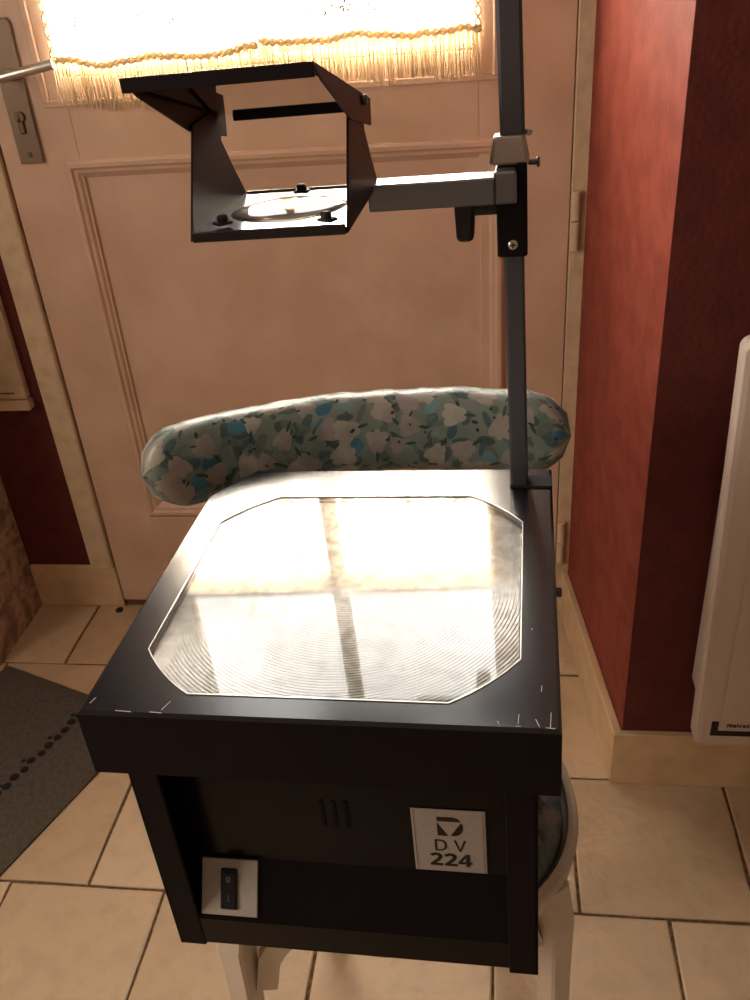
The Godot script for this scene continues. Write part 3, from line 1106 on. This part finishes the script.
	for q in [[-0.0086, 0.0175, 0.0, 1.0], [0.0086, 0.0175, 0.0, 1.0], [0.0070, -0.0180, 0.0, -1.0], [-0.0076, -0.0180, 0.0, -1.0]]:
		var rr0 := 0.0045
		var cx0 := Vector2(q[0] - signf(q[0]) * rr0, q[1] - signf(q[1]) * rr0)
		var a0: float = atan2(signf(q[1]), signf(q[0]))
		for i in 5:
			var a: float = a0 + (PI / 4 - PI / 8 * i)
			kp.append(cx0 + Vector2(cos(a), sin(a)) * rr0)
	prism(st, kp, -0.0105, 0.0105, 0.003, Transform3D(Basis(), L(0.0972, 0.2560, -0.166)))
	put("focus_knob", st, M.plastic, clamp)

	# arm
	st = begin()
	slab(st, L(0.0215, 0.2715, -0.1640), L(0.1230, 0.2925, -0.1350), 0.0012)
	slab(st, L(0.1230, 0.2715, -0.1560), L(0.1405, 0.2965, -0.1350), 0.0016)
	put("arm", st, M.arm_metal, root)
	# head: tray, two cheeks, lens with clips, mirror in a folding frame
	var h0 := -0.0885
	var h1 := 0.0245
	st = begin()
	var tray_hole := Vector2(-0.0335, -0.0925)
	flat(st)
	var to := PackedVector2Array([Vector2(h0, -0.0200), Vector2(h1, -0.0200), Vector2(h1, -0.1640), Vector2(h0, -0.1640)])
	var th := []
	for i in 48:
		th.append(TAU * i / 48.0)
	for q in to:
		th.append(fposmod((q - tray_hole).angle(), TAU))
	th.sort()
	for i in th.size():
		var a0: float = th[i]
		var a1: float = th[(i + 1) % th.size()]
		var E := []
		for a in [a0, a1]:
			var d := Vector2(cos(a), sin(a))
			var lim := 9.0
			for e in 4:
				var hit = Geometry2D.segment_intersects_segment(tray_hole, tray_hole + d, to[e], to[(e + 1) % 4])
				if hit != null:
					lim = minf(lim, (hit - tray_hole).length())
			E.append(tray_hole + d * lim)
			E.append(tray_hole + d * 0.0455)
		for y in [[0.2875, Vector3.UP], [0.2845, Vector3.DOWN]]:
			quad(st, L(E[0].x, y[0], E[0].y), L(E[2].x, y[0], E[2].y), L(E[3].x, y[0], E[3].y), L(E[1].x, y[0], E[1].y), y[1])
		quad(st, L(E[1].x, 0.2875, E[1].y), L(E[3].x, 0.2875, E[3].y), L(E[3].x, 0.2845, E[3].y), L(E[1].x, 0.2845, E[1].y), -Vector3(E[1].x - tray_hole.x, 0, E[1].y - tray_hole.y))
		quad(st, L(E[0].x, 0.2875, E[0].y), L(E[2].x, 0.2875, E[2].y), L(E[2].x, 0.2845, E[2].y), L(E[0].x, 0.2845, E[0].y), Vector3(E[0].x - tray_hole.x, 0, E[0].y - tray_hole.y))
	slab(st, L(h0, 0.2825, -0.0200), L(h1, 0.2900, -0.0180), 0.0008)
	slab(st, L(h0, 0.2815, -0.1660), L(h1, 0.2890, -0.1640), 0.0008)
	var head := put("lens_head", st, mat(hex("231d1f"), 0.16), root, "dark folded metal head holding lens and mirror")
	st = begin()
	lathe(st, L(tray_hole.x, 0.2860, tray_hole.y), Vector3.UP, [[-0.0035, 0.030], [-0.0015, 0.0452], [0.0015, 0.0452], [0.0040, 0.0360], [0.0056, 0.0240], [0.0064, 0.0100], [0.0066, 0.001]], 48, true)
	put("objective_lens", st, M.lens_glass, head, "clear round objective lens")
	for q in [[-0.0715, -0.0420, 0.7], [0.0090, -0.0330, -0.6], [-0.0340, -0.1420, 0.0]]:
		st = begin()
		var cx := Transform3D(Basis(Vector3.UP, q[2]), L(q[0], 0.2895, q[1]))
		box(st, Vector3(0, 0.001, 0), Vector3(0.0130, 0.0024, 0.0100), 0.0008, cx)
		box(st, Vector3(0, 0.004, 0.001), Vector3(0.0080, 0.0060, 0.0065), 0.0016, cx)
		put("lens_clip", st, M.ink, head)
	for s in 2:
		st = begin()
		var cheek := PackedVector2Array([Vector2(-0.0185, 0.2835), Vector2(-0.166, 0.2880), Vector2(-0.141, 0.3130), Vector2(-0.121, 0.3365), Vector2(-0.122, 0.3600), Vector2(-0.0620, 0.3560)])
		var x := h0 - 0.0015 if s == 0 else h1
		prism(st, cheek, x, x + 0.0016, 0.0003, SIDE)
		put("head_cheek", st, M.bracket, head)
	st = begin()
	# mirror frame: top sheet sloping up to the front, two side flanges, front lip, rear bar
	var mslope := func(v: float) -> float:
		return 0.3945 + (v - 0.040) * 0.2160
	var fl := PackedVector2Array([Vector2(0.042, 0.3955), Vector2(-0.148, 0.3545), Vector2(-0.143, 0.3365), Vector2(-0.060, 0.3520), Vector2(0.022, 0.3840)])
	for x in [h0 - 0.0035, h1 + 0.0020]:
		prism(st, fl, x, x + 0.0016, 0.0003, SIDE)
	var sheet := PackedVector2Array([Vector2(0.042, 0.3965), Vector2(-0.150, 0.3550), Vector2(-0.150, 0.3535), Vector2(0.042, 0.3950)])
	prism(st, sheet, h0 - 0.0035, h1 + 0.0036, 0.0, SIDE)
	slab(st, L(h0 - 0.0035, 0.3880, 0.0405), L(h1 + 0.0036, 0.3965, 0.0425), 0.0006)
	slab(st, L(h0 + 0.004, 0.3470, -0.1500), L(h1 + 0.001, 0.3545, -0.1460), 0.0008)
	put("mirror_frame", st, M.bracket, head)
	st = begin()
	var mg := PackedVector2Array([Vector2(0.038, 0.3935), Vector2(-0.146, 0.3537), Vector2(-0.146, 0.3515), Vector2(0.038, 0.3913)])
	prism(st, mg, h0 + 0.002, h1 - 0.001, 0.0, SIDE)
	put("mirror", st, M.mirror, head, "tilted projection mirror")
	for x in [h1 + 0.0036, h0 - 0.0035]:
		st = begin()
		var sx := 1.0 if x > 0 else -1.0
		rod(st, L(x, 0.3585, -0.112), L(x + 0.0035 * sx, 0.3585, -0.112), 0.0038)
		put("hinge_screw", st, M.steel_dark, head)

# ---------------------------------------------------------------- heater
func build_heater() -> void:
	var h := thing("electric_heater", "white electric panel heater low on the dark red pier, cut by the right edge", "heater", Transform3D(Basis(), Vector3(0.556, 0.182, -1.046)))
	# outline in (x, y), rounded corners; local origin at the foot of its left half
	var X0 := -0.270
	var X1 := 0.32
	var H := 0.622
	var st := begin()
	var oc := func(ins: float, z: float, lean: float) -> Array:
		var o := []
		for q in [[X0, 0.0, 1.0, 1.0, PI], [X1, 0.0, -1.0, 1.0, 1.5 * PI], [X1, H, -1.0, -1.0, 0.0], [X0, H, 1.0, -1.0, 0.5 * PI]]:
			var r := 0.013
			for i in 7:
				var a: float = q[4] + (PI / 2) * i / 6.0
				var y: float = q[1] + q[3] * r + sin(a) * (r - ins)
				var x: float = q[0] + q[2] * r + cos(a) * (r - ins)
				if q[0] == X0:
					x -= lean * y / H
				o.append(Vector3(x, y, z))
		return o
	slab(st, Vector3(X0 + 0.006, 0.058, 0.002), Vector3(X1 - 0.01, 0.47, 0.060), 0.003)
	loft(st, [oc.call(0.006, 0.054, 0.010), oc.call(0.0, 0.057, 0.012), oc.call(0.0, 0.078, 0.014), oc.call(0.003, 0.084, 0.014), oc.call(0.009, 0.0862, 0.014)], true, false)
	put("casing", st, M.heater, h)
	st = begin()
	slab(st, Vector3(X0 + 0.030, 0.056, 0.0860), Vector3(X1 - 0.02, H - 0.04, 0.0885), 0.002)
	put("front_panel", st, M.heater, h)
	st = begin()
	slab(st, Vector3(X0 + 0.0195, 0.0250, 0.0855), Vector3(X0 + 0.0295, 0.0530, 0.0868), 0.0004)
	slab(st, Vector3(X0 + 0.0290, 0.0250, 0.0855), Vector3(X1 - 0.02, 0.0350, 0.0868), 0.0004)
	put("air_slot", st, M.heater_slot, h, "dark L-shaped air slot")
	lettering("maker_lettering", "Noirot", M.ink, h, Vector3(X0 + 0.0560, 0.0460, 0.0869), 0.0300, 0.0066, Transform3D(), 700, 0.0008)
	for x in [X0 + 0.1, X1 - 0.14]:
		st = begin()
		slab(st, Vector3(x, 0.1, -0.012), Vector3(x + 0.04, 0.45, 0.004), 0.001)
		put("wall_bracket", st, M.heater, h)

# ---------------------------------------------------------------- rug
func build_rug() -> void:
	var ux := Vector3(0.9358, 0, 0.3526)       # along the short side
	var uz := Vector3(-0.3526, 0, 0.9358)      # along the long side, towards the room
	var cr := Vector3(-0.642, 0.0, -1.158)     # far right corner
	var r := thing("floor_mat", "flat dark grey floor mat with dotted motifs on the tiles at left", "mat", Transform3D(Basis(ux, Vector3.UP, uz), cr))
	var st := begin()
	# thin pile slab with a softly waving surface
	st.set_smooth_group(0)
	var nx := 24
	var nz := 36
	var w := 0.372
	var l := 0.62
	var g := noise(2.0, 3, 5)
	var at := func(i: int, j: int) -> Vector3:
		var x := -w + w * i / nx
		var z := l * j / nz
		var e := minf(minf(i, nx - i) / 1.0, minf(j, nz - j) / 1.0)
		return Vector3(x, (0.0065 if e > 0 else 0.0045) + g.get_noise_2d(x * 9, z * 9) * 0.0012, z)
	for i in nx:
		for j in nz:
			quad(st, at.call(i, j), at.call(i + 1, j), at.call(i + 1, j + 1), at.call(i, j + 1), Vector3.UP)
	st.set_smooth_group(-1)
	for i in nx:
		for j in [0, nz]:
			var a: Vector3 = at.call(i, j)
			var b: Vector3 = at.call(i + 1, j)
			quad(st, a, b, Vector3(b.x, 0.0002, b.z), Vector3(a.x, 0.0002, a.z), Vector3(0, 0, -1 if j == 0 else 1))
	for j in nz:
		for i in [0, nx]:
			var a: Vector3 = at.call(i, j)
			var b: Vector3 = at.call(i, j + 1)
			quad(st, a, b, Vector3(b.x, 0.0002, b.z), Vector3(a.x, 0.0002, a.z), Vector3(-1 if i == 0 else 1, 0, 0))
	put("pile", st, M.rug, r)
	# woven dark tufts: one dotted line along the long side and one further in
	var rg := RandomNumberGenerator.new()
	rg.seed = 5
	for k in 26:
		st = begin()
		var z := 0.05 + k * 0.0205
		var x := -0.128 + rg.randf_range(-0.003, 0.003)
		lathe(st, Vector3(x, 0.006, z), Vector3.UP, [[0.0, 0.0074 + rg.randf() * 0.003], [0.0022, 0.0066], [0.0032, 0.003]], 8, true)
		put("tuft", st, M.rug_dark, r)
		if k % 3 == 0:
			st = begin()
			lathe(st, Vector3(x - 0.012, 0.006, z + 0.006), Vector3.UP, [[0.0, 0.0045], [0.002, 0.004], [0.003, 0.002]], 8, true)
			put("tuft", st, M.rug_dark, r)
	for k in 7:
		st = begin()
		lathe(st, Vector3(-0.20 + rg.randf_range(-0.006, 0.006), 0.006, 0.22 + k * 0.05), Vector3.UP, [[0.0, 0.010], [0.0022, 0.009], [0.0032, 0.005]], 9, true)
		put("tuft", st, M.rug_dark, r)

# ---------------------------------------------------------------- curtains
func build_curtains() -> void:
	make_curtain("white lace half-curtain with knotted fringe on the left half of the door window", -0.680, -0.352, 1)
	make_curtain("white lace half-curtain with knotted fringe on the right half of the door window", -0.348, -0.018, 2)

func make_curtain(label: String, x0: float, x1: float, sd: int) -> void:
	var z0 := -1.477
	var top := 1.345
	var base := 1.082 if sd == 1 else 1.090
	var c := thing("lace_curtain", label, "curtain", Transform3D(Basis(), Vector3((x0 + x1) / 2, base - 0.068, z0)), "lace half-curtains on the door window")
	var cx := (x0 + x1) / 2
	var cy := base - 0.068
	var nz := noise(1.0, 2, sd * 10)
	var hem := func(x: float) -> float:
		return base + 0.004 * sin((x - x0) * 40.0 + sd) + nz.get_noise_2d(x * 14.0, 3.0) * 0.006
	var fold := func(x: float, y: float) -> float:
		return 0.0035 * sin(x * 75.0 + nz.get_noise_2d(x * 8.0, y * 2.0) * 2.5) + nz.get_noise_2d(x * 5.0, y * 5.0) * 0.002
	var st := begin()
	st.set_smooth_group(0)
	var NX := 70
	var NY := 24
	for i in NX:
		for j in NY:
			var v := []
			var uv := []
			for q in [[i, j], [i + 1, j], [i + 1, j + 1], [i, j + 1]]:
				var x := lerpf(x0, x1, q[0] / float(NX))
				var y := lerpf(hem.call(x), top, q[1] / float(NY))
				v.append(Vector3(x - cx, y - cy, fold.call(x, y)))
				uv.append(Vector2((x - x0) / 0.33, 1.0 - (y - hem.call(x)) / 0.33))
			for t in [[0, 2, 1], [0, 3, 2]]:
				for q in t:
					st.set_uv(uv[q])
					st.add_vertex(v[q])
	st.generate_normals()
	var o := MeshInstance3D.new()
	o.mesh = st.commit()
	o.material_override = M.lace
	o.name = "lace_cloth"
	c.add_child(o, true)
	st = begin()
	rod(st, Vector3(x0 - 0.006 - cx, top - cy + 0.003, 0), Vector3(x1 + 0.001 - cx if sd == 1 else x1 + 0.006 - cx, top - cy + 0.003, 0), 0.0055, 14)
	put("curtain_rod", st, M.alu, c)
	st = begin()
	var rs := RandomNumberGenerator.new()
	rs.seed = sd * 17
	for k in 46:
		var q: Array = [[-0.60, 1.165, 0.05, 0.035], [-0.50, 1.150, 0.045, 0.03], [-0.545, 1.185, 0.06, 0.03]][k % 3] if sd == 1 else [[-0.235, 1.130, 0.035, 0.012], [-0.19, 1.135, 0.03, 0.01], [-0.22, 1.22, 0.08, 0.04]][k % 3]
		var x: float = q[0] + rs.randf_range(-1, 1) * q[2]
		var y: float = q[1] + rs.randf_range(-1, 1) * q[3]
		lathe(st, Vector3(x - cx, y - cy, fold.call(x, y) + 0.0006), Vector3.BACK, [[0.0, rs.randf_range(0.0010, 0.0024)], [0.0006, 0.0008]], 7, false)
	put("motif_stitches", st, M.stitch, c).set_meta("kind", "stuff")
	# crocheted braid along the hem and the outer edge
	st = begin()
	var pts := []
	var N := 90
	for i in N + 1:
		var x := lerpf(x0, x1, i / float(N))
		pts.append(Vector3(x - cx, hem.call(x) - cy + 0.0018 * sin(i * 1.9), fold.call(x, base) + 0.0018 + 0.0012 * cos(i * 1.9)))
	path_tube(st, pts, 0.0034, 7)
	pts = []
	for i in N + 1:
		var x := lerpf(x0, x1, i / float(N))
		pts.append(Vector3(x - cx, hem.call(x) - cy + 0.003 - 0.0018 * sin(i * 1.9), fold.call(x, base) + 0.0018 - 0.0012 * cos(i * 1.9)))
	path_tube(st, pts, 0.0032, 7)
	put("hem_braid", st, M.thread, c)
	st = begin()
	var xe := x0 if sd == 1 else x1
	var dir := 1.0 if sd == 1 else -1.0
	for s in 2:
		pts = []
		for i in 90:
			var y := lerpf(hem.call(xe), top, i / 89.0)
			var ph := i * 0.55 + s * PI
			pts.append(Vector3(xe - cx + dir * (0.004 + 0.0042 * sin(ph)), y - cy, fold.call(xe, y) + 0.0016 + 0.0012 * cos(ph)))
		path_tube(st, pts, 0.0017, 6)
	put("edge_braid", st, M.thread, c)
	# fringe: single twisted threads
	st = begin()
	var r := RandomNumberGenerator.new()
	r.seed = sd * 31
	var n := 104
	for i in n:
		var x: float = lerpf(x0 + 0.001, x1 - 0.001, (i + r.randf_range(-0.3, 0.3)) / float(n - 1))
		x = clampf(x, x0, x1)
		var len := (0.066 if sd == 1 else 0.062) + nz.get_noise_2d(x * 18.0, 9.0) * 0.012 + r.randf_range(-0.004, 0.003)
		var sway := r.randf_range(-0.003, 0.003)
		var bow := r.randf_range(-0.0015, 0.0015)
		var zz: float = fold.call(x, base)
		var p := []
		for k in 7:
			var t := k / 6.0
			p.append(Vector3(x - cx + sway * t * t + bow * sin(t * PI), hem.call(x) - cy - len * t, zz * (1.0 - 0.5 * t) + r.randf_range(-0.0006, 0.0006)))
		path_tube(st, p, r.randf_range(0.0008, 0.0015), 5)
	var fr := put("fringe", st, M.thread, c, "hanging thread fringe")
	fr.set_meta("kind", "stuff")
